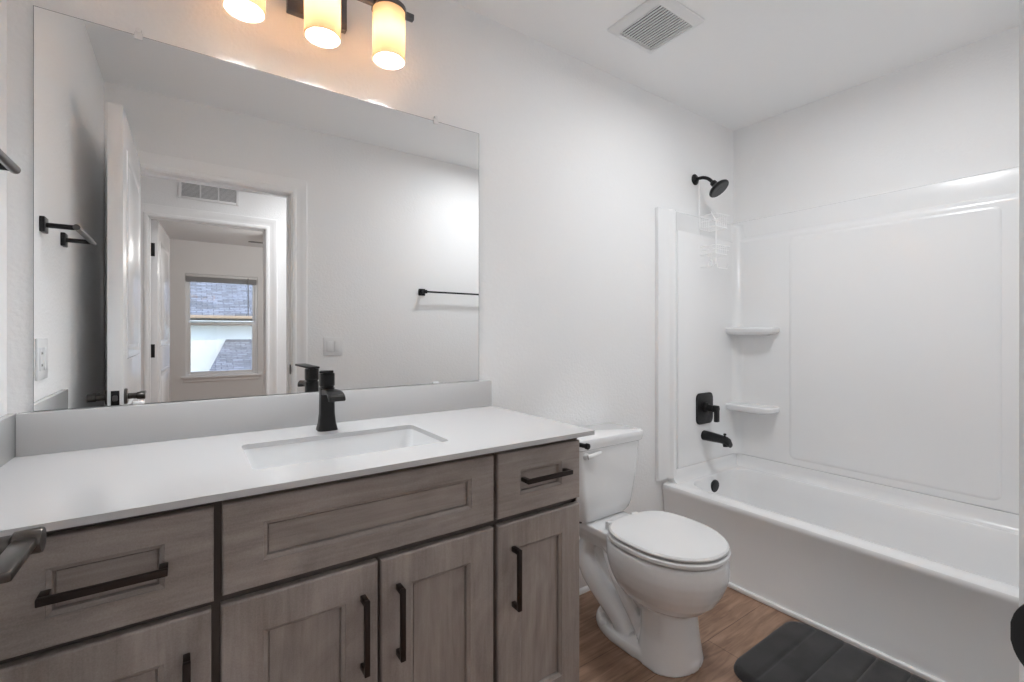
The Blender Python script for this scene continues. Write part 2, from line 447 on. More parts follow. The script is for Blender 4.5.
# ------------------------------------------------------------------ window in the bedroom
w1 = thing('window_1', ((WX0+WX1)/2, BY1, WZ0), struct=True)
b = MB()
def rectframe(mb, x0, x1, z0, z1, y0, y1, w, bev=.002):
    mb.box(x0, x0+w, y0, y1, z0, z1, bev).box(x1-w, x1, y0, y1, z0, z1, bev)
    mb.box(x0+w, x1-w, y0, y1, z0, z0+w, bev).box(x0+w, x1-w, y0, y1, z1-w, z1, bev)
rectframe(b, WX0, WX1, WZ0, WZ1, -6.21, -6.15, .03); b.build('window_frame', 'trim', w1)
zm = 1.305
b = MB(); rectframe(b, WX0+.03, WX1-.03, zm-.018, WZ1-.03, -6.20, -6.18, .028); us = b.build('upper_sash', 'trim', w1)
MB().box(WX0+.058, WX1-.058, -6.192, -6.188, zm+.01, WZ1-.058).build('pane', 'glass', us)
b = MB(); rectframe(b, WX0+.03, WX1-.03, WZ0+.03, zm+.018, -6.178, -6.155, .034); ls = b.build('lower_sash', 'trim', w1)
MB().box(WX0+.064, WX1-.064, -6.168, -6.164, WZ0+.064, zm-.016).build('pane', 'glass', ls)
MB().box(WX0-.045, WX1+.045, -6.15, -6.085, WZ0-.022, WZ0+.002, .004).box(WX0-.02, WX1+.02, BY1, BY1+.012, WZ0-.075, WZ0-.022, .002).build('window_sill', 'trim', w1)
# blind raised to the top
bl = thing('window_blind', ((WX0+WX1)/2, -6.10, 1.88), 'grey slatted blind drawn up to the top of the bedroom window', 'blind')
MB().box(WX0+.01, WX1-.01, -6.15, -6.11, 1.955, 1.99, .003).build('headrail', 'plastic', bl)
b = MB()
for i in range(16): b.box(WX0+.015, WX1-.015, -6.152, -6.108, 1.885+i*.0043, 1.8873+i*.0043)
b.build('slat_stack', mat('blind_slats', (.52, .52, .53), .5), bl)
MB().cyl((WX1-.12, -6.10, 1.97), (WX1-.12, -6.098, 1.43), .006, n=10).build('tilt_wand', mat('wand', (.28, .28, .29), .4), bl)

# ------------------------------------------------------------------ outside: neighbouring house
nh = thing('neighbouring_house', (1.5, -12.2, -3), 'white stucco neighbouring house with grey shingle roofs outside the bedroom window', 'house')
MB().box(-7, 10, -18, -12.0, -3, 1.62).build('wall', 'stucco', nh)
b = MB(); b.prism([(-11.55, 1.57), (-11.55, 1.64), (-15, 3.55), (-18.45, 1.64), (-18.45, 1.57)], 'x', -7.4, 10.4); b.build('roof', 'shingle', nh, label='grey shingle main roof above the eave')
MB().box(-7.4, 10.4, -11.53, -11.50, 1.53, 1.60, .005).build('fascia', 'fascia', nh, label='tan fascia board along the eave')
MB().box(-7.4, 10.4, -11.51, -12.0, 1.46, 1.475).build('soffit', 'stucco', nh)
b = MB()
b.loft([[(1.10, -12.0, 1.02), (5.0, -12.0, 1.02), (5.2, -9.9, .10), (.55, -9.9, .10)], [(1.10, -12.0, .9), (5.0, -12.0, .9), (5.2, -9.9, .02), (.55, -9.9, .02)]])
b.build('porch_roof', 'shingle', nh, label='lower grey shingle roof standing out from the white wall')
MB().box(.75, 5.0, -12.0, -10.1, -3, .05).build('porch_wall', 'stucco', nh)
g = MB().box(-30, 30, -45, -6.3, -3.1, -3.0); struct(g, 'ground', 'soil')
# ------------------------------------------------------------------ hall + bedroom fittings
rv = thing('air_return_grille', (.475, HY1, 2.26), 'white louvred air return grille above the bedroom doorway', 'air vent')
vx0, vx1, vz0, vz1 = .278, .674, 2.195, 2.345
b = MB(); rectframe(b, vx0, vx1, vz0, vz1, HY1+.0005, HY1+.012, .022, .003)
for k in (1, 2): b.box(vx0+.022+(vx1-vx0-.044)*k/3-.005, vx0+.022+(vx1-vx0-.044)*k/3+.005, HY1+.001, HY1+.011, vz0+.02, vz1-.02)
b.build('grille_frame', 'plastic', rv)
MB().box(vx0+.02, vx1-.02, HY1+.0005, HY1+.002, vz0+.02, vz1-.02).build('filter', 'duct', rv, label='grey filter behind the louvres')
b = MB()
for i in range(11):
    z = vz0+.026+i*.0092
    b.prism([(HY1+.002, z+.006), (HY1+.003, z+.0072), (HY1+.0095, z+.0012), (HY1+.0085, z)], 'x', vx0+.022, vx1-.022)
b.build('louvre', 'plastic', rv)

def fill_lamp(name, x, y, label, power, r=.15):
    """added fill light shaped as a thin round LED lamp: white ring, glowing flat lens"""
    t = thing(name, (x, y, H), label, 'ceiling lamp')
    MB().lathe((x, y, H-.0005), (0, 0, -1), [(0, r), (.010, r), (.018, r-.006), (.020, r-.016), (.017, r-.018)], 48, cap=False).build('trim_ring', 'plastic', t)
    MB().lathe((x, y, H-.003), (0, 0, -1), [(0, r-.012), (.013, r-.017)], 48).build('lens', 'fillglow', t)
    l = light(name+'_light', 'AREA', (x, y, H-.021), power, (.94, .97, 1), (0, 0, 0), shape='DISK', size=2*r-.03, spread=math.radians(175))
    return t
fill_lamp('fill_ceiling_lamp', 1.45, -2.17, 'added thin round fill lamp on the hallway ceiling between the two doorways', P_HALL_FILL)
fill_lamp('fill_ceiling_lamp', 2.08, -.88, 'added thin round fill lamp on the bathroom ceiling above the toilet', P_ROOM_FILL, .13)
# ceiling fan in the bedroom
cf = thing('ceiling_fan', (1.20, -4.45, H), 'dark bladed ceiling fan in the bedroom seen through both doorways', 'ceiling fan')
MB().lathe((1.42, -4.45, H), (0, 0, -1), [(0, .07), (.03, .06), (.04, .015), (.14, .015), (.15, .09), (.23, .10), (.26, .06)]).build('motor_housing', 'bronze', cf)
for k in range(5):
    a = math.radians(180+72*k); u = Vector((math.cos(a), math.sin(a), 0)); w = Vector((-u.y, u.x, 0)); c = Vector((1.42, -4.45, H-.22))
    lo = []
    for d, hw in ((.08, .025), (.18, .05), (.48, .065), (.52, .05)):
        lo.append([c+u*d+w*hw+Vector((0, 0, .009)), c+u*d+w*hw+Vector((0, 0, .003)), c+u*d-w*hw+Vector((0, 0, -.008)), c+u*d-w*hw+Vector((0, 0, -.002))])
    MB().loft(lo).build('fan_blade', 'fan', cf)
MB().lathe((1.42, -4.45, H-.26), (0, 0, -1), [(0, .085), (.03, .09), (.06, .07), (.08, .01)]).build('lamp_shade', 'fillglow', cf)  # glowing bowl added below the fan, unseen, to brighten the bedroom
light('fan_fill_light', 'POINT', (1.42, -4.45, H-.38), P_BED_FILL, (1, .98, .95), shadow_soft_size=.08)
pl = light('window_portal', 'AREA', ((WX0+WX1)/2, -6.255, (WZ0+WZ1)/2), 1, rot=(PI/2, 0, 0), shape='RECTANGLE', size=.86, size_y=1.4)
pl.data.cycles.is_portal = True

# ------------------------------------------------------------------ wall plates, towel bars
def wall_plate(name, label, cat, c, n, w, kinds):
    """c centre on the wall, n normal 'x+' or 'y+'"""
    t = thing(name, c, label, cat)
    def tf(v):  # local x across, y out, z up
        return (c[0]+v.y, c[1]-v.x, c[2]+v.z) if n == 'x+' else (c[0]+v.x, c[1]+v.y, c[2]+v.z)
    b = MB().box(-w/2, w/2, .0003, .006, -.059, .059, .003); b.move(tf); b.build('cover_plate', 'plastic', t)
    k = len(kinds)
    for i, kd in enumerate(kinds):
        x = (i-(k-1)/2)*.046
        b = MB().box(x-.0165, x+.0165, .004, .0085, -.033, .033, .0015); b.move(tf); r = b.build('rocker' if kd == 'switch' else 'receptacle', 'plastic', t)
        if kd == 'outlet':
            for dz in (-.017, .017):
                b = MB().box(x-.007, x+.007, .0083, .0088, dz-.001, dz+.001).box(x-.007, x-.0045, .0083, .0088, dz-.004, dz+.004).box(x+.0045, x+.007, .0083, .0088, dz-.004, dz+.004)
                b.move(tf); b.build('socket', 'dark', r)
wall_plate('light_switch', 'white double rocker switch plate on the wall beside the doorway', 'light switch', (1.097, -WD, 1.10), 'y+', .116, ['switch', 'switch'])
wall_plate('power_outlet', 'white outlet plate on the left wall just above the countertop end', 'outlet', (0, -.305, 1.112), 'x+', .116, ['outlet', 'switch'])

# towel bar on the front wall
tb = thing('towel_bar', (1.99, -WD, 1.474), 'long black towel bar on the wall opposite the mirror', 'towel bar')
for x in (1.700, 2.31):
    MB().box(x-.024, x+.024, -WD+.0003, -WD+.011, 1.45, 1.498, .002).cyl((x, -WD+.009, 1.474), (x, -WD+.062, 1.474), .009).box(x-.012, x+.012, -WD+.05, -WD+.074, 1.462, 1.486, .002).build('post', 'black', tb)
MB().box(1.715, 2.295, -WD+.056, -WD+.068, 1.468, 1.480, .002).build('bar', 'black', tb)
# short hand towel bar on the left wall
hb = thing('hand_towel_bar', (0, -.43, 1.495), 'short dark towel bar standing out from the left wall beside the mirror', 'towel bar')
for y in (-.312, -.575):
    MB().box(.0003, .012, y-.022, y+.022, 1.475, 1.519, .002).cyl((.01, y, 1.497), (.074, y, 1.497), .0075, n=16).build('post', 'bronze', hb)
MB().cyl((.077, -.298, 1.497), (.077, -.589, 1.497), .0085, n=20).build('bar', 'gunmetal', hb, label='satin dark grey bar')

# ------------------------------------------------------------------ vanity cabinet
YF = -.55
vc = thing('vanity_cabinet', (.65, -.27, 0), 'taupe stained wood vanity cabinet with recessed panel doors under the white countertop', 'cabinet')
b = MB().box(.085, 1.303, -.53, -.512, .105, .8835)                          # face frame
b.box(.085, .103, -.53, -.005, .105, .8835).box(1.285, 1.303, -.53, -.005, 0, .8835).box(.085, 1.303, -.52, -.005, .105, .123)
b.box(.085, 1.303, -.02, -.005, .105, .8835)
b.build('carcass', 'wood_shade', vc, label='stained cabinet body darkened for the shade in the gaps')
MB().box(.003, .085, -.532, -.512, .0, .8835, .001).build('filler_strip', 'wood_v', vc)
MB().box(.085, 1.285, -.455, -.44, 0, .105).build('toe_kick', 'wood_h', vc)
MB().box(1.3032, 1.3075, -.53, -.005, .0, .8838).build('end_panel', 'wood_v', vc)
def front(name, x0, x1, z0, z1, rx, rz, m, label=None, ins=.0):
    t = .0195; r3 = lambda i, y: [(x0+i, y, z0+i), (x1-i, y, z0+i), (x1-i, y, z1-i), (x0+i, y, z1-i)]
    def r4(i, y):
        return [(x0+rx+i, y, z0+rz+i), (x1-rx-i, y, z0+rz+i), (x1-rx-i, y, z1-rz-i), (x0+rx+i, y, z1-rz-i)]
    loops = [r3(0, YF+t), r3(0, YF+.004), r3(.0015, YF+.001), r3(.004, YF), r4(0, YF), r4(.001, YF+.002), r4(.0075, YF+.005), r4(.0085, YF+.0135), r4(.0105, YF+.0135), r4(.0115, YF+.0110)]
    b = MB(); b.loft(loops)
    return b.build(name, m, vc, ang=.15, label=label)
def pull(parent, c, axis, ln):
    x, z = c; b = MB(); y0, y1 = YF-.0003, YF-.03; h = ln/2
    if axis == 'z':
        b.box(x-.006, x+.006, y1-.004, y1+.006, z-h, z+h, .0015)
        for s in (-1, 1): b.box(x-.0055, x+.0055, y1+.004, y0, z+s*(h-.0065)-.0065, z+s*(h-.0065)+.0065, .001)
    else:
        b.box(x-h, x+h, y1-.004, y1+.006, z-.006, z+.006, .0015)
        for s in (-1, 1): b.box(x+s*(h-.0065)-.0065, x+s*(h-.0065)+.0065, y1+.004, y0, z-.0055, z+.0055, .001)
    b.build('handle', 'bronze_pull', parent, label='dark bronze square bar pull')
ZT, ZB = .868, .697
f = front('drawer', .092, .386, ZB-.005, ZT-.002, .072, .048, 'wood_h'); pull(f, (.239, .780), 'x', .160)
f = front('drawer', 1.010, 1.301, ZB, ZT, .071, .052, 'wood_h'); pull(f, (1.164, .790), 'x', .160)
f = front('drawer_front', .399, .998, ZB, ZT, .067, .047, 'wood_h', 'wide false drawer front without a pull')
f = front('door', .092, .382, .127, .679, .070, .070, 'wood_v'); pull(f, (.345, .537), 'z', .155)
f = front('door', .397, .692, .127, .680, .070, .070, 'wood_v'); pull(f, (.658, .537), 'z', .160)
f = front('door', .699, .997, .127, .680, .070, .070, 'wood_v'); pull(f, (.738, .537), 'z', .160)
f = front('door', 1.010, 1.301, .127, .680, .070, .070, 'wood_v'); pull(f, (1.058, .537), 'z', .160)

# countertop ---------------------------------------------------------
ct = thing('countertop', (.667, -.29, .8845), 'white quartz vanity countertop with a low backsplash', 'countertop')
CT0, CT1 = .8845, .8975
b = MB(); b.holed([(0.002, -.578), (1.334, -.578), (1.334, -.0005), (.002, -.0005)], [rrect(.458, .922, -.452, -.184, .018)], CT0, CT1)
b.build('slab', 'quartz', ct)
MB().box(.018, 1.328, -.020, -.0005, CT1, .998, .0015).build('backsplash', 'quartz', ct)
MB().box(.0008, .017, -.570, -.0005, CT1, .998, .0015).build('side_splash', 'quartz', ct)
# undermount sink
sk = thing('sink', (.69, -.315, .74), 'white rectangular undermount sink let into the countertop', 'sink')
x0, x1, y0, y1 = .4575, .9225, -.4525, -.1835
def rl(i, z, r, iy=None): 
    iy = i if iy is None else iy
    return [(x, y, z) for x, y in rrect(x0+i, x1-i, y0+iy, y1-iy, r)]
MB().loft([rl(-.015, .8843, .03), rl(0, .8843, .02), rl(.004, .865, .024), rl(.018, .79, .04), rl(.03, .762, .05), rl(.055, .750, .05), rl(.16, .747, .03, .10)], cap0=False).build('basin', 'sinkw', sk)
MB().lathe((.69, -.315, .7475), (0, 0, 1), [(0, .030), (.003, .030), (.004, .026), (.002, .022), (.006, .02), (.008, .012)]).build('drain', 'bronze', sk, label='dark bronze pop-up drain')

# faucet -------------------------------------------------------------
fx, fy, fz = .686, -.110, CT1
fc = thing('faucet', (fx, fy, fz), 'dark bronze single lever faucet behind the white sink', 'faucet')
b = MB()
lo = []
for z, r in ((0, .0285), (.004, .028), (.02, .0235), (.05, .0205), (.10, .020), (.126, .020)):
    lo.append([(fx+x, fy+y, fz+z) for x, y in rrect(-r, r, -r, r, r*.55, 5)])
b.loft(lo); b.build('body', 'bronze', fc)
# open spout with a down-turned lip
b = MB(); lo = []
for d, z, hw, t, a in ((.008, .112, .018, .020, 0), (.030, .116, .019, .014, 0), (.070, .119, .021, .011, .05), (.098, .117, .022, .010, .25), (.112, .110, .023, .010, .9), (.118, .098, .023, .008, 1.35)):
    dy = fy-d
    n_ = Vector((0, -math.sin(a), math.cos(a)))
    c = Vector((fx, dy, fz+z)); lo.append([c+Vector((-hw, 0, 0))+n_*t/2, c+Vector((hw, 0, 0))+n_*t/2, c+Vector((hw, 0, 0))-n_*t/2, c+Vector((-hw, 0, 0))-n_*t/2])
b.loft(lo); bmesh.ops.bevel(b.bm, geom=list(b.bm.edges), offset=.002, segments=2, affect='EDGES'); b.build('spout', 'bronze', fc)
b = MB(); lo = []
for z, r in ((.1265, .018), (.130, .018), (.132, .0205), (.166, .0205), (.169, .0195)):
    lo.append([(fx+x, fy+y, fz+z) for x, y in rrect(-r, r, -r, r, r*.6, 5)])
b.loft(lo); b.build('valve_cap', 'bronze', fc)
b = MB(); ca = math.radians(-14)
b.box(-.019, .019, -.085, .020, 0, .007, .0025)
b.move(lambda v: (fx+v.x*math.cos(ca)-v.y*math.sin(ca), fy+v.x*math.sin(ca)+v.y*math.cos(ca), fz+.170+v.z-.06*v.y)); b.build('lever', 'bronze', fc)

# mirror -------------------------------------------------------------
mr = thing('wall_mirror', (.66, 0, 1.0), 'large frameless mirror above the vanity backsplash', 'mirror')
MX0, MX1, MZ0, MZ1 = .0455, 1.2765, 1.0005, 1.965
MB().box(MX0, MX1, -.006, -.0008, MZ0, MZ1).build('mirror_glass', 'mirror', mr)
b = MB(); rectframe(b, MX0-.0012, MX1+.0012, MZ0-.0008, MZ1+.0012, -.0058, -.0006, .0011, 0); b.build('edge', 'gasket', mr, label='thin dark ground edge')
for x, z, s in ((.240, MZ1, 1), (1.092, MZ1, 1), (.240, MZ0, -1), (1.092, MZ0, -1)):
    if s > 0:
        MB().box(x-.009, x+.009, -.0105, -.0064, z-.010, z+.008, .002).cyl((x, -.0125, z+.013), (x, -.0005, z+.013), .006, n=14).box(x-.006, x+.006, -.0105, -.0005, z+.002, z+.018, .001).build('mirror_clip', 'clear', mr)
    else:
        MB().box(x-.012, x+.012, -.0105, -.0064, z-.0012, z+.007, .001).build('mirror_clip', 'clear', mr)

# vanity light -------------------------------------------------------
vl = thing('vanity_light', (.675, 0, 2.22), 'three shade wall light with a dark metal bar above the mirror', 'wall light')
MB().box(.592, .769, -.024, -.0006, 2.167, 2.285, .003).build('backplate', 'gunmetal', vl)
MB().cyl((.675, -.02, 2.240), (.675, -.135, 2.222), .010).build('stem', 'gunmetal', vl)
MB().box(.395, .952, -.140, -.122, 2.2085, 2.228, .003).build('bar', 'gunmetal', vl)
for sx in (.470, .670, .870):
    sy, zb, zt, r = -.130, 2.052, 2.212, .0505
    MB().lathe((sx, sy, zt-.004), (0, 0, 1), [(0, r+.0005), (0, r+.0035), (.012, r+.0035), (.014, r), (.022, .03), (.024, .01)]).build('shade_holder', 'gunmetal', vl)
    b = MB().lathe((sx, sy, zb), (0, 0, 1), [(0, r), (zt-zb, r)], 40, cap=False)
    sh = b.build('lamp_shade', 'shade', vl, label='amber frosted glass cylinder shade')
    sm = sh.modifiers.new('thickness', 'SOLIDIFY'); sm.thickness = .003; sm.offset = -1
    bz = zb+.075
    MB().lathe((sx, sy, zt+.002), (0, 0, -1), [(0, .016), (.045, .016), (.048, .013)]).build('socket', 'plastic', sh)
    b = MB().lathe((sx, sy, zt-.045), (0, 0, -1), [(0, .013), (.010, .014), (.022, .023), (.038, .028), (.054, .026), (.066, .016), (.071, .003)]); bo = b.build('bulb', 'bulb', sh, label='glowing frosted bulb')

# ------------------------------------------------------------------ toilet
TX = 1.80
to = thing('toilet', (TX, -.40, 0), 'white two piece toilet with an elongated bowl between vanity and bathtub', 'toilet')
def egg(yb, yf, hw, z, n=56, pb=2.5, pf=2.1, wpos=.46, cx=TX):
    yc = yb+(yf-yb)*wpos; pts = []
    for i in range(n):
        t = 2*PI*i/n; c, s_ = math.cos(t), math.sin(t)
        p = pf if s_ < 0 else pb
        ex = 2/p
        x = hw*math.copysign(abs(c)**ex, c); L = (yc-yf) if s_ < 0 else (yb-yc)
        y = L*math.copysign(abs(s_)**ex, s_)
        pts.append((cx+x, yc+y, z))
    return pts
b = MB()
b.loft([egg(-.36, -.56, .07, .15), egg(-.34, -.59, .092, .188), egg(-.315, -.632, .128, .215), egg(-.30, -.664, .153, .247), egg(-.285, -.686, .172, .285), egg(-.275, -.698, .181, .315), egg(-.27, -.705, .1865, .342), egg(-.27, -.705, .187, .37), egg(-.27, -.702, .184, .398), egg(-.27, -.698, .180, .404)])
b.loft([egg(-.40, -.608, .127, 0, wpos=.5), egg(-.405, -.603, .121, .03, wpos=.5), egg(-.41, -.595, .108, .10, wpos=.5), egg(-.41, -.590, .102, .17, wpos=.5), egg(-.40, -.59, .100, .23, wpos=.5)])
b.loft([egg(-.165, -.610, .128, 0, pb=2.2), egg(-.165, -.610, .128, .022, pb=2.2), egg(-.172, -.603, .121, .036, pb=2.2)])
# deck under the tank
def rr(x0, x1, y0, y1, z, r): return [(x, y, z) for x, y in rrect(x0, x1, y0, y1, r, 6)]
b.loft([rr(TX-.07, TX+.07, -.34, -.08, .30, .04), rr(TX-.10, TX+.10, -.36, -.055, .345, .04), rr(TX-.115, TX+.115, -.38, -.045, .375, .035), rr(TX-.118, TX+.118, -.38, -.04, .402, .035)])
# core body between base and deck
b.loft([rr(TX-.06, TX+.06, -.45, -.20, .0, .04), rr(TX-.05, TX+.05, -.45, -.20, .15, .03), rr(TX-.052, TX+.052, -.45, -.15, .25, .035), rr(TX-.055, TX+.055, -.42, -.12, .33, .04)])
for s in (-1, 1):
    x = TX+s*.052
    b.tube([(x, -.42, .22), (x+s*.004, -.36, .27), (x+s*.006, -.28, .325), (x-s*.004, -.20, .345)], [.034, .036, .036, .030], 16)
    b.tube([(x-s*.014, -.195, .335), (x-s*.002, -.135, .295), (x+s*.004, -.120, .240), (x+s*.010, -.165, .180), (x+s*.016, -.245, .130), (x+s*.018, -.320, .080), (x+s*.014, -.35, .03)], [.028, .036, .043, .046, .045, .042, .04], 18)
    b.tube([(x+s*.006, -.235, .31), (x+s*.016, -.285, .245), (x+s*.020, -.345, .175), (x+s*.016, -.40, .105), (x+s*.010, -.43, .05)], [.018, .022, .023, .024, .024], 14)
bowl = b.build('bowl', 'porcelain', to)
rm = bowl.modifiers.new('merge', 'REMESH'); rm.mode = 'VOXEL'; rm.voxel_size = .004; rm.use_smooth_shade = True
sm = bowl.modifiers.new('soften', 'SMOOTH'); sm.iterations = 8; sm.factor = .6
for s in (-1, 1):
    MB().lathe((TX+s*.100, -.262, .034), (0, 0, 1), [(0, .017), (.006, .0165), (.013, .012), (.016, .004)]).build('bolt_cap', 'plastic', to)
# seat ring and lid
def ring(mb, yb, yf, hw, z0, z1, inn, rad=.004):
    o = [egg(yb-rad, yf+rad, hw-rad, z0, pb=3), egg(yb, yf, hw, z0+rad, pb=3), egg(yb, yf, hw, z1-rad, pb=3), egg(yb-rad, yf+rad, hw-rad, z1, pb=3)]
    if inn: o += [egg(yb-.08, yf+inn, hw-inn, z1, pb=2.2), egg(yb-.08, yf+inn, hw-inn, z0, pb=2.2), egg(yb-rad, yf+rad, hw-rad, z0, pb=3)]
    mb.loft(o, cap0=not inn, cap1=not inn); return mb
ring(MB(), -.292, -.707, .187, .4115, .4290, .062).build('seat', 'seat', to)
b = MB()
b.loft([egg(-.300, -.697, .178, .4345, pb=3), egg(-.295, -.702, .183, .4380, pb=3), egg(-.295, -.702, .183, .4425, pb=3), egg(-.301, -.696, .177, .448, pb=3), egg(-.32, -.675, .157, .4505, pb=3), egg(-.41, -.59, .08, .4525, pb=3)])
b.build('seat_lid', 'seat', to)
for s in (-1, 1):
    MB().box(TX+s*.075-.018, TX+s*.075+.018, -.292, -.262, .4025, .436, .006).build('hinge', 'seat', to)
# tank
b = MB()
def tk(hw, yf, z, r, yb=-.03): return rr(TX-hw, TX+hw, yf, yb, z, r)
b.loft([tk(.115, -.165, .402, .03, -.055), tk(.135, -.185, .407, .04, -.05), tk(.152, -.197, .425, .045, -.045), tk(.163, -.203, .455, .045, -.04), tk(.176, -.208, .54, .04), tk(.187, -.212, .64, .035), tk(.192, -.214, .712, .032)])
b.build('tank', 'porcelain', to)
b = MB()
b.loft([tk(.194, -.216, .7125, .03, -.022), tk(.200, -.222, .717, .03, -.018), tk(.205, -.226, .735, .028, -.014), tk(.206, -.227, .750, .028, -.013), tk(.203, -.224, .757, .028, -.016), tk(.196, -.217, .760, .026, -.022)])
b.build('tank_lid', 'porcelain', to)
b = MB().lathe((TX-.148, -.2105, .690), (0, -1, 0), [(0, .014), (.006, .014), (.010, .010), (.016, .009)])
b.tube([(TX-.150, -.226, .690), (TX-.130, -.232, .693), (TX-.095, -.233, .699), (TX-.082, -.232, .702)], [.010, .0095, .008, .005], 12)
b.build('flush_lever', 'plastic', to)
MB().cyl((TX-.118, -.15, .396), (TX-.118, -.15, .409), .007, n=12).build('tank_bolt', 'black', to, label='small dark tank bolt')

# water supply stop valve
sv = thing('water_valve', (1.53, 0, .20), 'small chrome water shut off valve on the wall behind the toilet', 'valve')
MB().lathe((1.55, -.0005, .20), (0, -1, 0), [(0, .027), (.003, .027), (.007, .012), (.045, .008), (.05, .012), (.075, .012)]).build('valve_body', 'chrome', sv)
MB().lathe((1.55, -.075, .20), (0, -1, 0), [(0, .008), (.012, .02), (.02, .02), (.022, .01)]).build('valve_knob', 'plastic', sv)
MB().tube([(1.55, -.062, .205), (1.55, -.062, .26), (1.56, -.075, .33), (1.64, -.10, .385), (1.665, -.11, .404)], .005, 10).build('supply_hose', 'chrome', sv)

# toilet paper holder on the side of the vanity
tp = thing('toilet_paper_holder', (1.3075, -.47, .84), 'small black toilet paper holder arm on the vanity end panel', 'toilet paper holder')
MB().box(1.3078, 1.316, -.47, -.43, .815, .855, .002).cyl((1.314, -.45, .835), (1.345, -.45, .835), .007, n=14).build('post', 'black', tp)
MB().tube([(1.345, -.45, .835), (1.349, -.47, .835), (1.349, -.535, .838)], .007, 14, smooth=False).lathe((1.349, -.526, .838), (0, -1, 0), [(0, .0075), (.002, .0095), (.010, .0095), (.012, .007)]).build('arm', 'black', tp)

# ------------------------------------------------------------------ bathtub
TBX = 2.412
bt = thing('bathtub', (2.77, -.75, 0), 'white alcove bathtub along the right wall', 'bathtub')
def T(x0, x1, y0, y1, z, r): return [(x, y, z) for x, y in rrect(x0, x1, y0, y1, r, 8)]
XR, YB, YFt = L_-.003, -.003, -WD+.003
b = MB()
b.loft([T(TBX+.010, XR, YFt, YB, 0.001, .004), T(TBX+.010, XR, YFt, YB, .05, .004), T(TBX+.018, XR, YFt, YB, .075, .004), T(TBX+.016, XR, YFt, YB, .25, .004), T(TBX+.008, XR, YFt, YB, .33, .004), T(TBX+.002, XR, YFt, YB, .352, .004),
        T(TBX, XR, YFt, YB, .362, .005), T(TBX, XR, YFt, YB, .372, .006), T(TBX+.004, XR, YFt, YB, .380, .008), T(TBX+.014, XR, YFt, YB, .386, .02),
        T(TBX+.075, 3.052, YFt+.10, YB-.070, .386, .12), T(TBX+.086, 3.044, YFt+.11, YB-.076, .383, .12), T(TBX+.094, 3.038, YFt+.12, YB-.080, .372, .12),
        T(TBX+.105, 3.028, YFt+.16, YB-.090, .30, .12), T(TBX+.125, 3.01, YFt+.24, YB-.115, .16, .12), T(TBX+.145, 2.99, YFt+.30, YB-.145, .09, .11), T(TBX+.19, 2.95, YFt+.36, YB-.21, .066, .09), T(TBX+.25, 2.90, YFt+.5, YB-.3, .062, .06)], cap0=False)
# upstand along the three walls
prof = [(0, .384), (.060, .3855), (.046, .392), (.038, .404), (.034, .425), (.033, .445), (.030, .4515), (0, .4515)]
b.loft([[(XR-d, y, z) for d, z in prof] for y in (YFt, YB)])
b.loft([[(x, YB-d, z) for d, z in prof] for x in (TBX+.055, XR)])
b.loft([[(x, YFt+d, z) for d, z in prof] for x in (TBX+.055, XR)])
tub = b.build('tub_shell', 'acrylic', bt)
MB().box(TBX-.006, TBX+.011, YFt, YB-.02, .0005, .02, .004, 3).build('base_trim', 'trim', bt, label='white quarter round strip along the tub foot')
ya = -.094
MB().lathe((2.765, ya+.010, .326), (0, -1, -.12), [(0, .036), (.010, .036), (.014, .032), (.015, .006)]).build('overflow_cover', 'black', bt, label='round black overflow cover')
MB().lathe((2.775, -.30, .0625), (0, 0, 1), [(0, .035), (.003, .034), (.005, .02)]).build('drain', 'black', bt, label='black drain')

# surround -----------------------------------------------------------
sr = thing('shower_surround', (2.77, -.75, .4535), 'white moulded shower wall surround above the bathtub', 'shower surround')
Z0, ZL, ZTOP = .4535, 1.745, 1.862
prof = [(L_-.0008, Z0), (3.090, Z0), (3.087, Z0+.003), (3.087, ZL-.02), (3.0885, ZL-.008), (3.093, ZL), (3.106, ZL+.012), (3.107, ZL+.02), (3.100, ZTOP-.012), (3.103, ZTOP-.003), (3.108, ZTOP), (L_-.0008, ZTOP)]
b = MB(); b.loft([[(x, y, z) for x, z in prof] for y in (-WD+.002, -.002)])
# raised field with a soft edge
loops = []
for i, d in ((0, -.001), (.003, .002), (.009, .0045), (.016, .005)):
    loops.append([(3.087-d, y, z) for y, z in rrect(-1.160+i, -.340-i, .488+i, 1.716-i, .03, 6)])
b.loft(loops, cap0=False)
b.build('long_panel', 'acrylic', sr, ang=.7)
def end_panel(sg, yw):
    """sg: direction out of the wall"""
    P = [(2.360, 0), (2.360, .019), (2.364, .022), (2.440, .022), (2.452, .025), (2.462, .035), (2.474, .038), (2.488, .037), (2.502, .028), (2.512, .022), (3.088, .022), (3.088, 0)]
    def lp(z, dd=0): return [(x, yw+sg*max(0, d-dd if d > .021 else d), z) for x, d in P]
    b = MB(); b.loft([lp(Z0), lp(ZTOP-.025), lp(ZTOP-.018, .002), lp(ZTOP-.016, .004)])
    # thicker lower field (ledge) and its soft shoulder
    Q = [(2.500, .0), (2.516, .030), (2.524, .032), (3.087, .032), (3.087, 0)]
    b.loft([[(x, yw+sg*d, z) for x, d in Q] for z in (Z0, ZL-.012)]+[[(x, yw+sg*min(d, .024), ZL) for x, d in Q]])
    # foot of the outer flange down to the tub rim
    b.loft([[(x, yw+sg*d, z) for x, d in ((2.360, 0), (2.360, .019), (2.364, .022), (2.440, .022), (2.452, .025), (2.462, .035), (2.474, .038), (2.488, .037), (2.502, .028), (2.502, 0))] for z in (.410, Z0)])
    return b
end_panel(-1, -.0006).build('end_panel', 'acrylic', sr)
end_panel(1, -WD+.0006).build('end_panel', 'acrylic', sr)
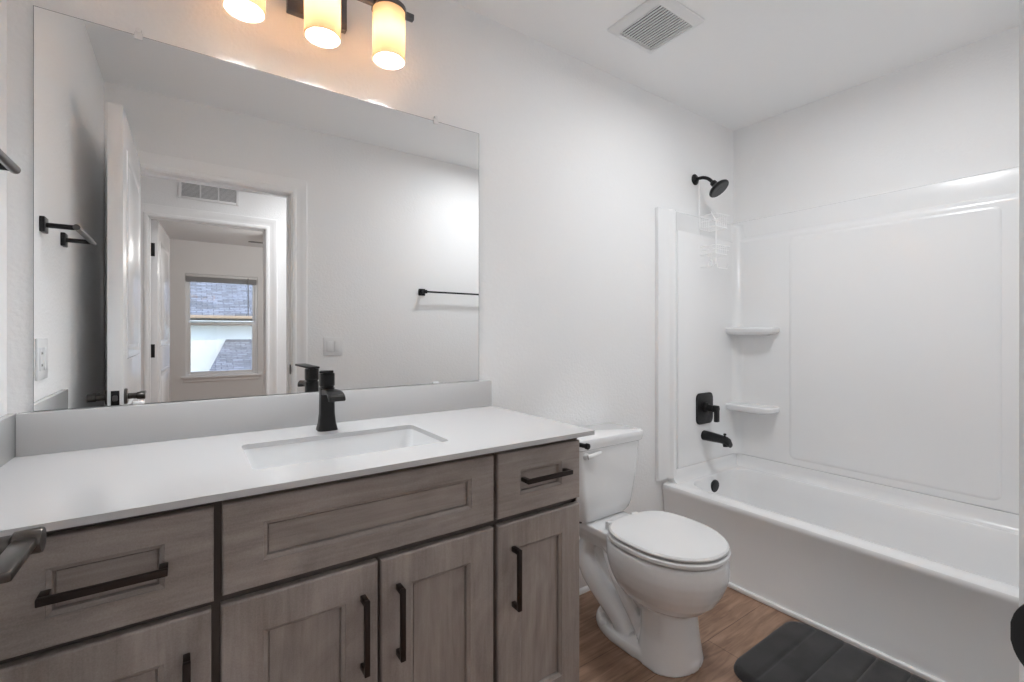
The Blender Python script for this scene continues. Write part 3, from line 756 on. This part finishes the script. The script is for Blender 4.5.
def cove(yw, sg):
    R = .052; lv = []
    for z, cx, dy in ((Z0+.001, 3.087, .032), (ZL-.02, 3.087, .032), (ZL+.012, 3.104, .023), (ZTOP-.02, 3.100, .023)):
        ox, oy = cx-R, yw+sg*(dy+R)
        arc = [(ox+R*math.cos(t), oy-sg*R*math.sin(t), z) for t in [math.radians(90*i/8) for i in range(9)]]
        lv.append([(3.112, oy, z)]+arc+[(ox, yw+sg*.004, z), (3.112, yw+sg*.004, z)])
    return MB().loft(lv)
cove(0, -1).build('corner_cove', 'acrylic', sr, ang=.7)
cove(-WD, 1).build('corner_cove', 'acrylic', sr, ang=.7)
def shelf(zc):
    b = MB(); lo = []
    def pl(xf, ye, z, r=.045):
        p = [(3.086, -.034), (xf, -.034)]
        for i in range(9):
            t = math.radians(90*i/8); p.append((xf+r-r*math.cos(t), ye+r-r*math.sin(t)))
        p.append((3.086, ye)); return [(x, y, z) for x, y in p]
    b.loft([pl(3.02, -.23, zc-.034, .04), pl(2.990, -.272, zc-.024), pl(2.977, -.287, zc-.014), pl(2.974, -.290, zc-.006), pl(2.974, -.290, zc+.006), pl(2.980, -.284, zc+.012), pl(2.990, -.274, zc+.013)])
    return b.build('shelf', 'acrylic', sr, label='moulded corner shelf')
shelf(1.205); shelf(.752)

# shower fittings ----------------------------------------------------
VX = 2.752
vv = thing('shower_valve', (VX, -.033, .755), 'black shower valve with a square plate and lever above the tub spout', 'shower valve')
lo = [[(x, y_, z) for x, z in rrect(VX-.078+i, VX+.078-i, .757-.088+i, .757+.088-i, .03)] for i, y_ in ((0, -.0328), (0, -.040), (.003, -.0425))]
MB().loft(lo).build('escutcheon', 'black', vv)
MB().lathe((VX, -.0426, .762), (0, -1, 0), [(0, .030), (.012, .029), (.016, .020), (.050, .018), (.052, .02), (.074, .02), (.076, .018)]).build('valve_hub', 'black', vv)
b = MB().box(VX-.014, VX+.014, -.120, -.100, .690, .780, .003); b.box(VX-.012, VX+.012, -.108, -.090, .752, .780, .003); b.build('lever', 'black', vv)
sp = thing('tub_spout', (VX, -.033, .60), 'black tub spout with a diverter knob above the tub rim', 'tub spout')
b = MB(); lo = []
for d, zc, rx, rz in ((0, .603, .030, .028), (.05, .602, .0285, .0265), (.10, .600, .026, .023), (.135, .596, .025, .022), (.150, .588, .024, .022), (.158, .576, .021, .013)):
    lo.append([(VX+rx*math.cos(2*PI*i/28), -.0327-d, zc+rz*math.sin(2*PI*i/28)) for i in range(28)])
b.loft(lo)
b.cyl((VX, -.165, .594), (VX, -.170, .565), .021, .020); b.build('spout_body', 'black', sp)
MB().lathe((VX, -.158, .612), (0, 0, 1), [(0, .005), (.012, .004), (.014, .008), (.021, .008), (.023, .005)]).build('diverter_knob', 'black', sp)

HX = 2.712
sh = thing('wall_shower', (HX, 0, 2.062), 'dark round shower head on a short arm high on the back wall', 'shower head')
MB().lathe((HX, -.0006, 2.060), (0, -1, 0), [(0, .031), (.004, .031), (.012, .022), (.015, .011)]).build('flange', 'black', sh)
MB().tube([(HX, -.010, 2.060), (HX, -.05, 2.058), (HX, -.085, 2.042), (HX, -.112, 2.014)], .0095, 14).build('arm', 'black', sh)
hd = Vector((.10, -.62, -.78)).normalized(); hp = Vector((HX, -.108, 2.019))
MB().lathe(hp, hd, [(0, .012), (.006, .017), (.018, .018), (.024, .014), (.032, .022), (.046, .050), (.055, .058), (.062, .058), (.066, .054)]).build('head', 'black', sh)
MB().lathe(hp+hd*.0662, hd, [(0, .050), (.002, .048), (.002, .02), (.003, .019)]).build('spray_face', mat('spray_face', (.06, .06, .062), .4), sh)

# wire caddy hanging from the arm -------------------------------------
cd = thing('shower_caddy', (HX, -.08, 1.56), 'white wire shower caddy hanging from the shower arm', 'shower caddy')
r = .0022; ya_, yb_ = -.024, -.128; xa, xb = 2.716, 2.835
def wire(mb, pts, rr_=r, sm=False): mb.tube(pts, rr_, 8, smooth=sm)
b = MB()
wire(b, [(xa-.004, -.03, 2.0), (xa-.004, -.028, 1.80), (xa, ya_, 1.555), (xa, yb_+.03, 1.552), (xa, yb_, 1.57), (xa, yb_, 1.80), (xa, yb_+.03, 1.862)])
wire(b, [(xa-.004, -.03, 2.0), (xa-.006, -.032, 2.060), (xa-.006, -.05, 2.0715), (xa-.006, -.064, 2.066)], sm=True)
b.build('hanger_frame', 'wirewhite', cd)
def basket(zt, zb):
    b = MB()
    wire(b, [(xa, ya_, zt), (xa, yb_, zt), (xb, yb_-.01, zt), (xb, ya_, zt), (xa, ya_, zt)], .0024)
    wire(b, [(xa, ya_, zb), (xa, yb_, zb), (xb-.01, yb_, zb), (xb-.01, ya_, zb), (xa, ya_, zb)])
    for k in range(1, 6):
        x = xa+(xb-xa)*k/6; wire(b, [(x, ya_, zt), (x, ya_+.002, zb), (x, yb_, zb), (x, yb_-.008*k/6, zt)], .0013)
    wire(b, [(xa, ya_, (zt+zb)/2), (xa, yb_, (zt+zb)/2), (xb, yb_-.005, (zt+zb)/2)], .0014)
    b.build('basket', 'wirewhite', cd)
basket(1.845, 1.775); basket(1.672, 1.625)
b = MB()
wire(b, [(xa, yb_+.045, 1.553), (xa-.002, yb_+.045, 1.575), (xa-.002, yb_+.03, 1.592), (xa-.002, yb_+.018, 1.575), (xa, yb_+.016, 1.556)], sm=True)
wire(b, [(xa, yb_, 1.60), (xa+.01, yb_-.004, 1.545), (xb-.02, yb_-.006, 1.545), (xb-.01, yb_-.006, 1.565)])
b.build('hook', 'wirewhite', cd)

# ------------------------------------------------------------------ exhaust vent in the ceiling
ev = thing('exhaust_fan_vent', (1.90, -.345, H), 'white square exhaust fan grille on the ceiling', 'ceiling vent')
cx0, cx1, cy0, cy1 = 1.76, 2.04, -.49, -.222
b = MB()
lo = []
for i, z in ((0, H-.0006), (.0, H-.006), (.006, H-.012), (.026, H-.022), (.032, H-.022), (.033, H-.012)):
    lo.append([(x, y, z) for x, y in rrect(cx0+i, cx1-i, cy0+i, cy1-i, .008, 3)])
b.loft(lo, cap0=False, cap1=False); b.build('grille_frame', 'plastic', ev)
MB().box(cx0+.030, cx1-.030, cy0+.030, cy1-.030, H-.003, H-.0008).build('dark_opening', 'dark', ev, label='dark opening behind the slats')
b = MB(); n = 15
for k in range(n):
    x = cx0+.032+(cx1-cx0-.064)*(k+.5)/n
    b.prism([(x-.0034, H-.0212), (x+.0034, H-.0212), (x+.0040, H-.017), (x-.0026, H-.017)], 'y', cy0+.031, cy1-.031)
b.build('slats', 'plastic', ev)

# ------------------------------------------------------------------ bath mat
b = MB(); bm = b.bm
mx0, mx1, my0, my1 = 1.888, 2.385, -1.44, -.662
nx, ny = 36, 120; grid = []
def edge_z(x, y):
    r0 = .075; dx = min(x-mx0, mx1-x); dy = min(y-my0, my1-y)
    if dx < r0 and dy < r0: d = r0-math.hypot(r0-dx, r0-dy)
    else: d = min(dx, dy)
    t = max(0., min(1., d/.018)); z = .004+.020*math.sqrt(max(0, 1-(1-t)**2))
    g_ = abs(((my1-y-.095)/.098)-round((my1-y-.095)/.098))*.098
    if g_ < .0065 and d > .0: z -= .006*math.cos(g_/.0065*PI/2)*min(1, d/.02)
    return z, d
def pos(i, j):
    u, v = i/nx, j/ny; x = mx0+(mx1-mx0)*u; y = my0+(my1-my0)*v
    r0 = .075; cx = min(max(x, mx0+r0), mx1-r0); cy = min(max(y, my0+r0), my1-r0)
    if x != cx and y != cy:
        dx, dy = (x-cx)/r0, (y-cy)/r0; m_ = max(abs(dx), abs(dy)); h = math.hypot(dx, dy)
        x, y = cx+dx*m_/h*r0, cy+dy*m_/h*r0
    return x, y
top = {}
for j in range(ny+1):
    for i in range(nx+1):
        x, y = pos(i, j); z, d = edge_z(x, y)
        top[i, j] = bm.verts.new((x, y, z))
for j in range(ny):
    for i in range(nx): bm.faces.new((top[i, j], top[i+1, j], top[i+1, j+1], top[i, j+1]))
rim = [(i, 0) for i in range(nx)]+[(nx, j) for j in range(ny)]+[(i, ny) for i in range(nx, 0, -1)]+[(0, j) for j in range(ny, 0, -1)]
low = [bm.verts.new((top[k].co.x, top[k].co.y, .0006)) for k in rim]
for a in range(len(rim)):
    c = (a+1) % len(rim); bm.faces.new((top[rim[a]], low[a], low[c], top[rim[c]]))
bm.faces.new(low)
tag(b.build('bath_mat', 'rug', ang=1.2), 'dark grey plush bath mat on the wood floor beside the bathtub', 'bath mat')
